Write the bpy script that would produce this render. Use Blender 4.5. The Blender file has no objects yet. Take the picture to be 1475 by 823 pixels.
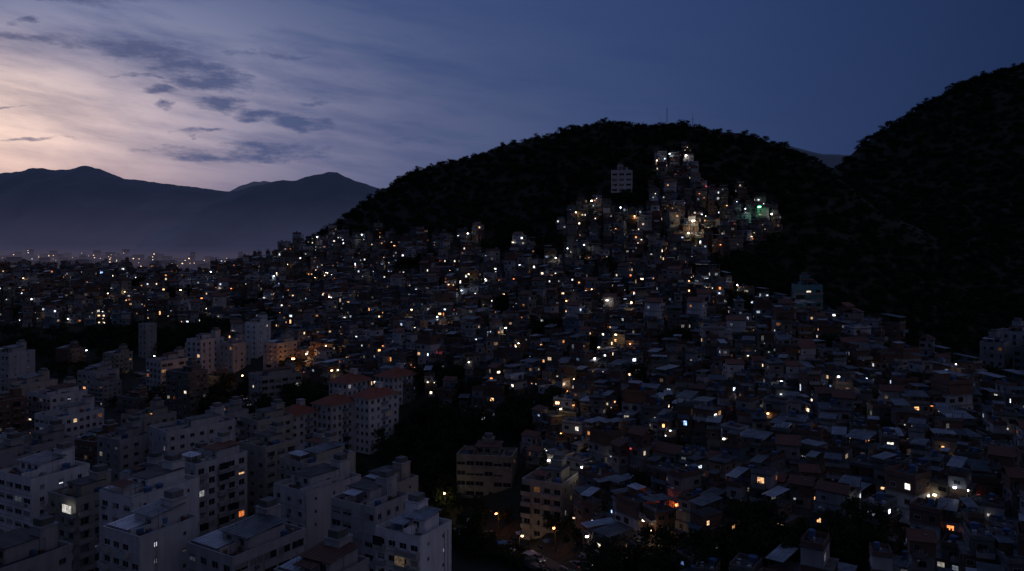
import bpy, math, random
import numpy as np
from mathutils import Vector, noise as mnoise
random.seed(7)
R=random.random
U=random.uniform
scene=bpy.context.scene
COL=scene.collection
scene.view_settings.view_transform='Standard'
scene.view_settings.look='None'
scene.view_settings.exposure=0

# ---------------------------------------------------------------- node helpers
class NT:
    def __init__(s,tree): s.t=tree
    def n(s,typ,**kw):
        nd=s.t.nodes.new(typ)
        for k,v in kw.items(): setattr(nd,k,v)
        return nd
    def put(s,sock,v):
        if v is None: return
        if hasattr(v,'is_output'): s.t.links.new(v,sock)
        else: sock.default_value=v
    def m(s,op,a,b=None,c=None,clamp=False):
        nd=s.n('ShaderNodeMath',operation=op); nd.use_clamp=clamp
        s.put(nd.inputs[0],a); s.put(nd.inputs[1],b)
        if c is not None: s.put(nd.inputs[2],c)
        return nd.outputs[0]
    def mix(s,f,a,b,blend='MIX'):
        nd=s.n('ShaderNodeMix',data_type='RGBA',blend_type=blend)
        s.put(nd.inputs[0],f)
        for i,v in ((6,a),(7,b)):
            if isinstance(v,(tuple,list)): v=tuple(v)+(1,) if len(v)==3 else tuple(v)
            s.put(nd.inputs[i],v)
        return nd.outputs[2]
    def ramp(s,f,stops,interp='LINEAR'):
        nd=s.n('ShaderNodeValToRGB'); cr=nd.color_ramp; cr.interpolation=interp
        while len(cr.elements)<len(stops): cr.elements.new(0.5)
        for e,(p,c) in zip(cr.elements,stops):
            e.position=p; e.color=tuple(c)+(1,) if len(c)==3 else c
        s.put(nd.inputs[0],f); return nd.outputs[0]
    def noise(s,vec,scale,detail=4,rough=.55):
        nd=s.n('ShaderNodeTexNoise'); s.put(nd.inputs['Vector'],vec)
        nd.inputs['Scale'].default_value=scale; nd.inputs['Detail'].default_value=detail
        nd.inputs['Roughness'].default_value=rough
        return nd.outputs['Fac']
    def comb(s,x,y,z):
        nd=s.n('ShaderNodeCombineXYZ'); s.put(nd.inputs[0],x); s.put(nd.inputs[1],y); s.put(nd.inputs[2],z)
        return nd.outputs[0]

def newmat(name):
    m=bpy.data.materials.new(name); m.use_nodes=True
    t=NT(m.node_tree); b=m.node_tree.nodes['Principled BSDF']
    return m,t,b

def surf(name,c1,c2,scale=.6,rough=.85,metal=0,streak=False,tint=0.35,bump=0,grime=.5):
    m,t,b=newmat(name)
    tc=t.n('ShaderNodeTexCoord').outputs['Object']
    mp=t.n('ShaderNodeMapping'); t.put(mp.inputs[0],tc)
    if streak: mp.inputs['Scale'].default_value=(1.6,1.6,.25)
    f=t.noise(mp.outputs[0],scale,6,.65)
    c=t.mix(t.m('MULTIPLY_ADD',f,2.4,-.7,clamp=True),c1,c2)
    f2=t.noise(tc,scale*.25,3)
    dark=t.m('MULTIPLY_ADD',f2,grime*2,1-grime*1.1,clamp=True)
    oi=t.n('ShaderNodeObjectInfo').outputs['Random']
    br=t.m('MULTIPLY_ADD',oi,tint*1.6,1-tint)
    k=t.m('MULTIPLY',dark,br)
    c=t.mix(1.0,c,t.comb(k,k,k),'MULTIPLY')
    t.put(b.inputs['Base Color'],c)
    b.inputs['Roughness'].default_value=rough; b.inputs['Metallic'].default_value=metal
    if bump:
        bp=t.n('ShaderNodeBump'); bp.inputs['Strength'].default_value=bump; bp.inputs['Distance'].default_value=.1
        t.put(bp.inputs['Height'],f); t.put(b.inputs['Normal'],bp.outputs[0])
    return m

def windowmat(name,p,smax,smin):
    m,t,b=newmat(name)
    b.inputs['Base Color'].default_value=(.02,.022,.028,1); b.inputs['Roughness'].default_value=.12
    w=t.n('ShaderNodeAttribute',attribute_name='wid').outputs['Fac']
    r=t.n('ShaderNodeObjectInfo').outputs['Random']
    wn=t.n('ShaderNodeTexWhiteNoise',noise_dimensions='2D')
    t.put(wn.inputs['Vector'],t.comb(w,t.m('MULTIPLY',r,977.),0.))
    sp=t.n('ShaderNodeSeparateColor'); t.put(sp.inputs[0],wn.outputs['Color'])
    lit=t.m('GREATER_THAN',wn.outputs['Value'],1-p)
    st=t.m('MULTIPLY_ADD',t.m('POWER',sp.outputs[1],3.),smax,smin)
    tc=t.n('ShaderNodeTexCoord').outputs['Object']
    cur=t.m('MULTIPLY_ADD',t.noise(tc,1.7,2),2.2,-.45,clamp=True)
    st=t.m('MULTIPLY',t.m('MULTIPLY',st,lit),cur)
    col=t.ramp(sp.outputs[2],[(0,(1,.26,.06)),(.14,(1,.45,.16)),(.34,(1,.66,.36)),(.52,(1,.87,.68)),(.75,(.85,.92,1)),(.96,(.6,.75,1)),(1,(.2,.4,1))])
    t.put(b.inputs['Emission Color'],col); t.put(b.inputs['Emission Strength'],st)
    m.cycles.emission_sampling='NONE'
    return m

def emat(name,col,s):
    m,t,b=newmat(name)
    b.inputs['Base Color'].default_value=(.6,.6,.6,1)
    b.inputs['Emission Color'].default_value=tuple(col)+(1,); b.inputs['Emission Strength'].default_value=s
    m.cycles.emission_sampling='NONE'
    return m

def bulbmat():
    m,t,b=newmat('wall_lamp_bulb')
    r=t.n('ShaderNodeObjectInfo').outputs['Random']
    wn=t.n('ShaderNodeTexWhiteNoise',noise_dimensions='1D'); t.put(wn.inputs['W'],t.m('MULTIPLY',r,531.))
    sp=t.n('ShaderNodeSeparateColor'); t.put(sp.inputs[0],wn.outputs['Color'])
    st=t.m('MULTIPLY',t.m('GREATER_THAN',sp.outputs[0],.58),t.m('MULTIPLY_ADD',t.m('POWER',sp.outputs[1],3.),10.,.4))
    t.put(b.inputs['Emission Color'],t.ramp(sp.outputs[2],[(0,(1,.25,.06)),(.2,(1,.5,.2)),(.42,(1,.8,.55)),(.6,(1,.92,.8)),(.85,(.8,.9,1)),(.95,(.5,.6,1)),(.97,(1,.15,.1)),(1,(1,.1,.1))]))
    t.put(b.inputs['Emission Strength'],st); m.cycles.emission_sampling='NONE'
    return m

MAT=dict(
 plaster=surf('plaster_wall',(.20,.20,.21),(.36,.345,.35),.5,streak=True,tint=.5),
 white=surf('whitewashed_wall',(.32,.32,.34),(.54,.53,.56),.5,streak=True,tint=.5,grime=.5),
 cream=surf('cream_wall',(.24,.22,.19),(.36,.33,.28),.5,streak=True,tint=.4),
 blue=surf('blue_painted_wall',(.10,.16,.22),(.17,.25,.33),.5,streak=True),
 teal=surf('teal_painted_wall',(.08,.24,.26),(.14,.36,.38),.5,streak=True),
 brick=surf('hollow_brick_wall',(.12,.07,.05),(.18,.10,.075),2.5,tint=.35,bump=.4),
 concrete=surf('raw_concrete',(.09,.09,.09),(.19,.185,.18),.7,tint=.35,bump=.3),
 slab=surf('roof_slab',(.04,.04,.045),(.12,.12,.125),.45,tint=.35,bump=.3,grime=.6),
 metal=surf('corrugated_sheet_roof',(.09,.10,.115),(.24,.255,.285),.5,rough=.6,metal=.15,tint=.65,grime=.8),
 tile=surf('clay_tile_roof',(.12,.05,.035),(.19,.08,.055),1.2,tint=.35,bump=.4),
 tank=surf('water_tank_plastic',(.05,.11,.24),(.07,.15,.30),1,rough=.5,tint=.3),
 trim=surf('window_trim',(.28,.28,.29),(.42,.42,.42),1,tint=.3),
 iron=surf('painted_iron',(.05,.05,.055),(.1,.1,.1),1,rough=.5),
 winf=windowmat('house_window',.17,5,.12),
 wina=windowmat('apartment_window',.06,2.0,.06),
 bulb=bulbmat(),
 wallw=surf('apartment_white_wall',(.50,.495,.52),(.76,.74,.77),.35,streak=True,tint=.35,grime=.5),
 wallg=surf('apartment_grey_wall',(.31,.31,.325),(.50,.49,.50),.35,streak=True,tint=.35,grime=.5),
 wallc=surf('apartment_beige_wall',(.34,.31,.28),(.50,.46,.41),.35,streak=True,tint=.35,grime=.5),
 blind=surf('window_blind',(.22,.21,.20),(.34,.33,.32),1,tint=.3),
 metalb=surf('galvanised_sheet_roof',(.30,.33,.37),(.52,.55,.60),.5,rough=.5,metal=.25,tint=.4,grime=.6),
 redtile=surf('red_tile_roof',(.22,.06,.035),(.33,.105,.055),1.2,tint=.2,bump=.4),
)
ML=list(MAT.values()); MI={k:i for i,k in enumerate(MAT)}

# ---------------------------------------------------------------- mesh builder
class MB:
    def __init__(s): s.v=[];s.f=[];s.m=[];s.w=[];s.k=1
    def quad(s,p,mat,wid=0):
        b=len(s.v); s.v+=p; s.f.append(tuple(range(b,b+len(p)))); s.m.append(MI.get(mat,mat)); s.w.append(wid)
    def box(s,x0,x1,y0,y1,z0,z1,mat,fr=None,wid=0):
        b=len(s.v)
        P=[(x0,y0,z0),(x1,y0,z0),(x1,y1,z0),(x0,y1,z0),(x0,y0,z1),(x1,y0,z1),(x1,y1,z1),(x0,y1,z1)]
        if fr:
            ox,oy,dx,dy=fr
            P=[(ox+x*dx-y*dy,oy+x*dy+y*dx,z) for x,y,z in P]
        s.v+=P
        mi=MI.get(mat,mat)
        for f in ((0,3,2,1),(4,5,6,7),(0,1,5,4),(1,2,6,5),(2,3,7,6),(3,0,4,7)):
            s.f.append(tuple(b+i for i in f)); s.m.append(mi); s.w.append(wid)
    def hexa(s,P,mat):
        b=len(s.v); s.v+=P; mi=MI.get(mat,mat)
        for f in ((0,3,2,1),(4,5,6,7),(0,1,5,4),(1,2,6,5),(2,3,7,6),(3,0,4,7)):
            s.f.append(tuple(b+i for i in f)); s.m.append(mi); s.w.append(0)
    def cyl(s,x,y,z0,z1,r0,r1,mat,n=10,fr=None):
        b=len(s.v); mi=MI.get(mat,mat)
        for z,r in ((z0,r0),(z1,r1)):
            for i in range(n):
                a=2*math.pi*i/n; px,py=x+r*math.cos(a),y+r*math.sin(a)
                if fr: px,py=fr[0]+px*fr[2]-py*fr[3],fr[1]+px*fr[3]+py*fr[2]
                s.v.append((px,py,z))
        for i in range(n):
            j=(i+1)%n; s.f.append((b+i,b+j,b+n+j,b+n+i)); s.m.append(mi); s.w.append(0)
        s.f.append(tuple(b+n+i for i in range(n))); s.m.append(mi); s.w.append(0)
    def mesh(s,name,mats=None):
        me=bpy.data.meshes.new(name); me.from_pydata(s.v,[],s.f)
        for m in (mats or ML): me.materials.append(m)
        me.polygons.foreach_set('material_index',s.m)
        a=me.attributes.new('wid','FLOAT','FACE'); a.data.foreach_set('value',[float(w) for w in s.w])
        me.update(); return me
def obj(name,me,loc=(0,0,0),rz=0,parent=None,sc=(1,1,1)):
    o=bpy.data.objects.new(name,me); o.location=loc; o.rotation_euler=(0,0,rz); o.scale=sc
    COL.objects.link(o)
    if parent: o.parent=parent
    return o
def empty(name,loc=(0,0,0)):
    o=bpy.data.objects.new(name,None); o.location=loc; COL.objects.link(o); return o

# ---------------------------------------------------------------- terrain
ridge=[(-157,680,110),(-118,660,137),(-94,650,151),(-65,640,160),(-25,620,170),(1,600,176),(27,590,180),(51,580,185),
 (70,570,186),(108,560,182),(144,550,176),(174,540,168),(199,520,151),(213,500,133),(212,470,109),(201,430,91),
 (292,720,160),(318,740,186),(363,760,213),(426,780,248),(510,800,274),(620,820,292),(750,820,300)]
pts=[(x,y,z-3.5) for x,y,z in ridge]+[
 (-138,620,92),(-86,560,90),(-21,500,95),(17,460,97),(36,450,108),(62,470,126),(100,480,139),(125,450,119),(138,430,104),(92,420,99),
 (124,340,66),(137,310,59),(140,270,50),(132,230,46),(140,210,46),
 (55,390,78),(22,400,71),(79,350,71),(81,300,57),(45,320,54),(4,340,50),(-43,360,47),(-46,450,68),(-100,490,61),(-91,410,42),
 (-163,560,60),(-221,660,70),(-257,680,65),(-345,680,68),(-433,680,68),(-308,560,50),(-264,480,32),(-189,500,42),(-200,430,24),
 (-128,340,16),(-182,330,14),(-100,200,9),(-200,250,10),(-23,290,22),(22,270,37),(18,220,26),(57,250,42),(43,190,35),(36,160,31),
 (94,235,45),(72,180,39),(94,165,44),(80,140,40),(18,185,21),(0,200,15),(-2,229,12),(-30,255,12),(-60,290,13),(-60,150,8),(0,100,8),
 (-157,850,40),(0,800,60),(100,760,80),(200,720,80),(-350,850,20),(-600,700,55),(-600,850,8),(-600,500,30),(-600,200,8),(-300,100,8),
 (-100,0,6),(60,40,20),(250,0,50),(200,150,48),(250,250,50),(212,345,46),(180,330,42),(230,430,72),(255,570,108),(350,620,135),
 (500,600,180),(400,450,95),(620,480,150),(700,300,100),(500,100,50),(426,1000,120),(620,1050,140),(800,1000,150),(292,900,70),
 (0,1000,10),(-300,1000,2),(-700,1000,1),(200,1100,20),(500,1200,30),(800,1200,40),(800,600,210),(-600,-60,2),(0,-60,4),(800,-60,50)]
PX=np.array([(p[0],p[1]) for p in pts],float); PZ=np.array([p[2] for p in pts],float)
C2=12.**2
def phi(a,b):
    d=((a[:,None,:]-b[None,:,:])**2).sum(2); return np.sqrt(d+C2)
n=len(pts)
A=np.zeros((n+3,n+3)); A[:n,:n]=phi(PX,PX)-np.eye(n)*1.5
A[:n,n]=1;A[:n,n+1:]=PX/500;A[n,:n]=1;A[n+1:,:n]=PX.T/500
W=np.linalg.solve(A,np.concatenate([PZ,np.zeros(3)]))
def gz_many(P):
    P=np.asarray(P,float); out=[]
    for i in range(0,len(P),4000):
        q=P[i:i+4000]; out.append(phi(q,PX)@W[:n]+W[n]+(q/500)@W[n+1:])
    return np.concatenate(out)
def gz(x,y): return float(gz_many([(x,y)])[0])
X0,X1,Y0,Y1,ST=-700,800,-60,1200,6
xs=np.arange(X0,X1+1,ST); ys=np.arange(Y0,Y1+1,ST)
G=np.array([(x,y) for y in ys for x in xs],float)
GZ=gz_many(G); GZ=np.maximum(GZ,0.5)
def rough(x,y,z):
    k=min(1,max(0,(z-85)/40)); 
    return (mnoise.fractal(Vector((x/45,y/45,3)),.9,2.,4)*4.0)*k
V=[(float(x),float(y),float(z)+rough(x,y,z)) for (x,y),z in zip(G,GZ)]
nx=len(xs); F=[(j*nx+i,j*nx+i+1,(j+1)*nx+i+1,(j+1)*nx+i) for j in range(len(ys)-1) for i in range(nx-1)]
me=bpy.data.meshes.new('terrain'); me.from_pydata(V,[],F)
for p in me.polygons: p.use_smooth=True
m,t,b=newmat('hillside_soil')
tc=t.n('ShaderNodeTexCoord').outputs['Object']
c=t.mix(t.m('MULTIPLY_ADD',t.noise(tc,.05,8,.7),3,-1,clamp=True),(.016,.020,.010),(.034,.034,.022))
c=t.mix(t.m('MULTIPLY_ADD',t.noise(tc,.3,6,.7),2,-.8,clamp=True),c,(.030,.028,.024))
t.put(b.inputs['Base Color'],c); b.inputs['Roughness'].default_value=.95
bp=t.n('ShaderNodeBump'); bp.inputs['Distance'].default_value=1.5; t.put(bp.inputs['Height'],t.noise(tc,.4,6)); t.put(b.inputs['Normal'],bp.outputs[0])
me.materials.append(m); SOIL=m
obj('terrain',me)
# flat land out to the horizon
mb=MB(); mb.quad([(-30000,-3000,-1),(30000,-3000,-1),(30000,40000,-1),(-30000,40000,-1)],0)
obj('ground',mb.mesh('ground',[SOIL]))

# ---------------------------------------------------------------- distant mountains
def hills(name,prof,yr,yf,yb,col,hz,z0,z1,seed,nn=260):
    px=[p[0] for p in prof]; pz=[p[1] for p in prof]
    xx=np.linspace(px[0],px[-1],nn); zz=np.interp(xx,px,pz)
    ts=np.linspace(0,1,26); V=[];F=[]
    for j,tt in enumerate(ts):
        y=yf+(yb-yf)*tt; tr=(yr-yf)/(yb-yf)
        s=(tt/tr) if tt<=tr else (1-tt)/(1-tr)
        s=max(0,s)**.8
        for x,z in zip(xx,zz):
            amp=z*.16*(1-abs(2*s-1))+z*.02
            nz=mnoise.fractal(Vector((x/300,y/300,seed)),.9,2,5)*amp*1.2+mnoise.fractal(Vector((x/60,y/60,seed)),.9,2,3)*z*.012
            V.append((float(x),float(y),float(z*s+nz-3)))
    for j in range(25):
        for i in range(nn-1): F.append((j*nn+i,j*nn+i+1,(j+1)*nn+i+1,(j+1)*nn+i))
    me=bpy.data.meshes.new(name); me.from_pydata(V,[],F)
    for p in me.polygons: p.use_smooth=True
    m,t,b=newmat(name+'_forest_painted_haze')
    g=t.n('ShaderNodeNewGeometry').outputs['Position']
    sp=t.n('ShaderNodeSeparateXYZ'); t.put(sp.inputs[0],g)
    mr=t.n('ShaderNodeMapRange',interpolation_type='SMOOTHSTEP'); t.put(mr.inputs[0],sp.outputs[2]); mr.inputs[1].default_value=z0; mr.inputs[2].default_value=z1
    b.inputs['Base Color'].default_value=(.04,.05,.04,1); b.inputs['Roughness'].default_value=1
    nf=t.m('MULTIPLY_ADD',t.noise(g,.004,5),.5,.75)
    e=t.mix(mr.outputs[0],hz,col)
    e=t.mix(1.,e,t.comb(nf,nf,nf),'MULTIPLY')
    t.put(b.inputs['Emission Color'],e); b.inputs['Emission Strength'].default_value=1  # aerial haze painted on as emission, graded by height
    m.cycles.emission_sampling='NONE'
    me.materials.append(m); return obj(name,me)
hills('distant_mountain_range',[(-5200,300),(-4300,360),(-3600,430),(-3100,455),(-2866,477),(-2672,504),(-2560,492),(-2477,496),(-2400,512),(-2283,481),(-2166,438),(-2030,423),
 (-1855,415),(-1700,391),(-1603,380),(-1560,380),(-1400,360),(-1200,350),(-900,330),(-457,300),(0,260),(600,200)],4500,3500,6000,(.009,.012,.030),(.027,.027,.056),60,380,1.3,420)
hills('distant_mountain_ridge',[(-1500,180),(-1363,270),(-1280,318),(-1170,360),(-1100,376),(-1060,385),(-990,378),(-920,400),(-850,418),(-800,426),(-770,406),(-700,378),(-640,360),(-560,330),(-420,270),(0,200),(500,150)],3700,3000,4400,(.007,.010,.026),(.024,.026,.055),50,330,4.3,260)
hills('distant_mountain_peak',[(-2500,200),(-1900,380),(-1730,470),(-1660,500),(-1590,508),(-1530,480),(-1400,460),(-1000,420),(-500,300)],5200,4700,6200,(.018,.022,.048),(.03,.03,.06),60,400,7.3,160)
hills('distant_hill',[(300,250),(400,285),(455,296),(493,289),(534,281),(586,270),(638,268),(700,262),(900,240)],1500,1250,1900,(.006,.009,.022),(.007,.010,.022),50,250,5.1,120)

# ---------------------------------------------------------------- valley mist (absorbing volumes, emission put in for scattered sky light)
def mist(name,x0,x1,y0,y1,z0,z1,sig,col):
    mb=MB(); mb.box(x0,x1,y0,y1,z0,z1,0)
    m=bpy.data.materials.new(name); m.use_nodes=True; nt=m.node_tree; nt.nodes.clear(); t=NT(nt)
    out=t.n('ShaderNodeOutputMaterial'); em=t.n('ShaderNodeEmission')
    em.inputs[0].default_value=tuple(col)+(1,); em.inputs[1].default_value=sig
    ab=t.n('ShaderNodeVolumeAbsorption'); ad=t.n('ShaderNodeAddShader')
    ab.inputs[0].default_value=(0,0,0,1); ab.inputs[1].default_value=sig
    nt.links.new(ab.outputs[0],ad.inputs[0]); nt.links.new(em.outputs[0],ad.inputs[1]); nt.links.new(ad.outputs[0],out.inputs['Volume'])
    m.cycles.homogeneous_volume=True
    return obj(name,mb.mesh(name,[m]))
mist('valley_mist',-9000,2500,1250,4400,-.5,55,1/1900,(.072,.060,.092))
mist('valley_mist',-9000,2500,1240,4410,55.5,75,1/4500,(.052,.046,.082))

# ---------------------------------------------------------------- distant city in the valley
mb=MB()
CITYM=[MAT['plaster'],emat('distant_lamp_warm',(1,.62,.35),5),emat('distant_lamp_white',(.8,.88,1),4.5)]
for i in range(1100):
    y=U(1500,4000); x=-U(.30,.68)*y; h=U(8,38)*(1 if R()<.85 else 1.5); w=U(12,30)
    z=max(0,(y-3300)*.04)
    fr=(x,y,1,0)
    mb.box(-w/2,w/2,-8,8,-1,z+h,0,fr)
    if R()<(.85 if -.54<x/y<-.38 else .45):
        for k in range(random.choice([1,1,2,3])):
            s=U(.6,1.9); xx=U(-w/2+2,w/2-2); zz=z+U(h*.4,h-2); 
            mb.box(xx-s,xx+s,-8.6,-8.1,zz-s*.6,zz+s*.6,random.choice([1,1,2]),fr)
obj('distant_city',mb.mesh('distant_city',CITYM))

# ---------------------------------------------------------------- favela house variants
def window(mb,fr,cx,z,w,h,face_y,mat='winf',frame='trim'):
    k=mb.k; mb.k+=1
    mb.box(cx-w/2-.09,cx+w/2+.09,face_y-.07,face_y+.05,z-.1,z,frame,fr)
    mb.box(cx-w/2-.09,cx+w/2+.09,face_y-.07,face_y+.05,z+h,z+h+.09,frame,fr)
    mb.box(cx-w/2-.09,cx-w/2,face_y-.065,face_y+.05,z,z+h,frame,fr)
    mb.box(cx+w/2,cx+w/2+.09,face_y-.065,face_y+.05,z,z+h,frame,fr)
    mb.box(cx-w/2,cx+w/2,face_y-.02,face_y+.04,z,z+h,mat,fr,wid=k)
    mb.box(cx-.025,cx+.025,face_y-.05,face_y-.021,z,z+h,frame,fr)
def sides(w,d):
    return [((0,0,1,0),w,d/2),((0,0,0,1),d,w/2),((0,0,0,-1),d,w/2),((0,0,-1,0),w,d/2)]
def tank(mb,x,y,z,fr=None):
    r=U(.6,.95); h=U(.9,1.4)
    mb.box(x-r,x+r,y-r,y+r,z-.05,z+.35,'concrete',fr)
    mb.cyl(x,y,z+.35,z+.35+h,r*.85,r,'tank',12,fr); mb.cyl(x,y,z+.35+h,z+.5+h,r*1.03,r*.4,'tank',12,fr)
def sheet(mb,x0,x1,y0,y1,z0,z1,mat='metal'):
    th=.09
    mb.hexa([(x0,y0,z0),(x1,y0,z0),(x1,y1,z1),(x0,y1,z1),(x0,y0,z0+th),(x1,y0,z0+th),(x1,y1,z1+th),(x0,y1,z1+th)],mat)
    if x1-x0>2:
        n_=int((x1-x0)/1.05); 
        for i in range(1,n_+1):
            xx=x0+(x1-x0)*i/(n_+1)
            mb.hexa([(xx-.05,y0-.02,z0+th+.002),(xx+.05,y0-.02,z0+th+.002),(xx+.05,y1,z1+th+.002),(xx-.05,y1,z1+th+.002),(xx-.03,y0-.02,z0+th+.06),(xx+.03,y0-.02,z0+th+.06),(xx+.03,y1,z1+th+.06),(xx-.03,y1,z1+th+.06)],mat)
def make_house(seed,nfl):
    random.seed(1000+seed)
    mb=MB(); w=U(4.6,8.2); d=U(5,7.6); z=-6.0
    wm=random.choice(['plaster','plaster','white','cream','brick','brick','brick','concrete','blue','plaster','concrete'])
    rm=random.choice(['metal','metal','metal','metal','metalb'])
    cw,cd,ox,oy=w,d,0,0
    for f in range(nfl+1):
        h=6.0 if f==0 else U(2.6,3.0)
        if f>0 and R()<.4: wm=random.choice(['plaster','brick','brick','white','cream','concrete'])
        if f>0: cw=w+U(-.8,.5); cd=d+U(-.6,.3); ox=U(-.25,.25)
        if f==nfl and R()<.5: cw=w*U(.5,.75); ox=random.choice([-1,1])*(w-cw)/2
        mb.box(ox-cw/2,ox+cw/2,-cd/2,cd/2,z,z+h,wm if f else 'concrete')
        if f>0:
            for (fx,fy,dx,dy),L,off in sides(cw,cd)[:3 if R()<.8 else 4]:
                fr=(fx+ox,fy,dx,dy); nw=max(1,int(L/2.5)); sp=L/nw
                for i in range(nw):
                    if R()<.25: continue
                    cx=-L/2+sp*(i+.5)+U(-.2,.2)
                    if R()<.14 : window(mb,fr,cx,z+.1,.85,2.05,-off,frame='concrete')
                    else: window(mb,fr,cx,z+U(.75,1.0),U(.7,1.7),U(.8,1.2),-off,frame=random.choice(['trim','concrete']))
                    if R()<.14: mb.box(cx-.35,cx+.35,-off-.5,-off-.03,z+.25,z+.65,'trim',fr)
            if R()<.4:   # balcony
                bw=cw*U(.5,1); bx=ox+U(-1,1)*(cw-bw)/2
                mb.box(bx-bw/2,bx+bw/2,-cd/2-1.25,-cd/2-.005,z-.12,z+.02,'concrete')
                bm=random.choice(['concrete','plaster','iron','blue','white','brick'])
                mb.box(bx-bw/2,bx+bw/2,-cd/2-1.24,-cd/2-1.14,z+.02,z+.95,bm)
                for sx in(-1,1): mb.box(bx+sx*(bw/2-.05)-.045,bx+sx*(bw/2-.05)+.045,-cd/2-1.13,-cd/2-.01,z+.02,z+.94,bm)
                if R()<.5: # washing on a line
                    for q in range(random.randint(2,5)):
                        lx=bx-bw/2+.4+q*.55; mb.box(lx,lx+.38,-cd/2-1.3,-cd/2-1.26,z+.9,z+1.6,random.choice(['white','blue','cream','tile']))
        z+=h
        mb.box(ox-cw/2-.18,ox+cw/2+.18,-cd/2-U(.15,.5),cd/2+.15,z,z+.16,'slab' if f==nfl else 'concrete'); z+=.16
    for q in range(random.choice([0,1,1,2])):
        bx=U(-w/3,w/3); bz=U(.25,.95)*(z-1.2)
        mb.box(bx-.05,bx+.05,-d/2-.75,-d/2,bz+.15,bz+.2,'iron'); s=U(.1,.34)
        mb.box(bx-s,bx+s,-d/2-.75-s,-d/2-.75+s,bz-.2,bz+.149,'bulb')
    rt=random.choice('AAAABBCD')
    x0,x1,y0,y1=ox-cw/2,ox+cw/2,-cd/2,cd/2
    if rt=='A':
        pm=random.choice([wm,'brick','concrete']); ph=U(.5,1.1)
        mb.box(x0,x1,y0-.08,y0+.08,z,z+ph,pm); mb.box(x0,x1,y1-.08,y1+.08,z,z+ph,pm)
        mb.box(x0-.01,x0+.15,y0+.085,y1-.085,z,z+ph-.01,pm); mb.box(x1-.15,x1+.01,y0+.085,y1-.085,z,z+ph-.01,pm)
        tank(mb,U(x0+1,x1-1),U(0,y1-1.2),z)
        if R()<.5: mb.box(x0+.5,x0+.5+cw*.4,y1-3,y1-.5,z,z+2.3,'brick'); sheet(mb,x0+.2,x0+.8+cw*.4,y1-3.3,y1-.3,z+2.31,z+2.6,rm)
        for q in range(random.randint(3,7)):
            ax,ay=U(x0+.5,x1-.9),U(y0+.4,y1-1); mb.box(ax,ax+U(.3,.9),ay,ay+U(.3,.8),z,z+U(.3,1.1),random.choice(['brick','concrete','trim','tank','tile','white']))
        if R()<.5:
            for ax in(x0+.1,x1-.1):
                for ay in(y0+.1,y1-.1): mb.cyl(ax,ay,z+ph,z+ph+1.1,.05,.04,'iron',4)
    elif rt=='B':
        hh=U(2.0,2.4)
        for px in(x0+.15,x1-.15,ox):
            for py in(y0+.15,y1-.15): mb.box(px-.07,px+.07,py-.07,py+.07,z,z+hh,'concrete')
        k=U(.4,1.0)
        sheet(mb,x0-.3,x0+(x1-x0)*k+.3,y0-.5,y1+.4,z+hh,z+hh+U(-.3,.8),rm)
        mb.box(x0,x1,y0-.06,y0+.06,z,z+.9,random.choice(['brick','plaster','concrete']))
        if R()<.5: tank(mb,ox,1,z)
    elif rt=='C':
        sheet(mb,x0-.3,ox+.1,y0-.4,y1+.4,z+.25,z+U(.4,1.1),rm); sheet(mb,ox+.12,x1+.3,y0-.3,y1+.2,z+.35,z+U(.4,1.2))
        mb.box(x0+.1,x1-.1,y0+.1,y1-.1,z,z+.25,wm)
        tank(mb,ox,1,z+.8)
    else:
        rz=z+1.5
        mb.hexa([(x0-.4,y0-.4,z),(x1+.4,y0-.4,z),(x1+.4,0,rz),(x0-.4,0,rz),(x0-.4,y0-.4,z+.15),(x1+.4,y0-.4,z+.15),(x1+.4,0,rz+.15),(x0-.4,0,rz+.15)],'tile')
        mb.hexa([(x0-.4,.01,rz),(x1+.4,.01,rz),(x1+.4,y1+.4,z),(x0-.4,y1+.4,z),(x0-.4,.01,rz+.15),(x1+.4,.01,rz+.15),(x1+.4,y1+.4,z+.15),(x0-.4,y1+.4,z+.15)],'tile')
        for sx in (x0,x1-.15): mb.hexa([(sx,y0,z),(sx+.15,y0,z),(sx+.15,0,z),(sx,0,z),(sx,y0,z+.05),(sx+.15,y0,z+.05),(sx+.15,0,rz),(sx,0,rz)],wm)
    # lean-to against the side
    if R()<.4:
        s_=random.choice([-1,1]); lx=s_*(w/2+.9); mb.box(lx-.9,lx+.9,-d/4,d/3,-6,2.4,random.choice(['brick','concrete','plaster'])); sheet(mb,lx-1.1,lx+1.0,-d/4-.3,d/3+.2,2.42,2.8,rm)
    if R()<.6:
        ax,ay=U(x0+.4,x1-.4),U(y0+.4,y1-.4)
        mb.cyl(ax,ay,z,z+U(2.5,4),.04,.03,'iron',5); mb.cyl(ax+.3,ay,z+1,z+1.1,.1,.45,'trim',8)
    return mb.mesh('house_variant_%02d'%seed)
HV=[make_house(i,random.Random(i).choice([1,2,2,3,3,4])) for i in range(64)]
HTALL=[make_house(100+i,4) for i in range(8)]
random.seed(11)
def inpoly(x,y,P):
    c=False; j=len(P)-1
    for i in range(len(P)):
        xi,yi=P[i];xj,yj=P[j]
        if (yi>y)!=(yj>y) and x<(xj-xi)*(y-yi)/(yj-yi)+xi: c=not c
        j=i
    return c
FAV=[(-520,700),(-345,700),(-257,700),(-221,680),(-150,655),(-135,630),(-84,572),(-40,522),(-18,512),(8,460),(24,446),(32,462),(50,470),(62,462),(80,474),(88,494),(108,494),
 (112,476),(114,462),(134,452),(146,440),(142,426),(118,414),(100,398),(92,372),(100,352),(116,350),(150,326),(152,300),(160,268),(168,240),(178,220),(185,120),(36,120),
 (26,165),(16,205),(17,240),(6,262),(8,285),(-22,312),(-46,332),(-70,350),(-92,372),(-104,400),(-120,440),(-165,470),(-190,520),(-250,530),(-320,520),(-430,520),(-520,540)]
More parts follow.
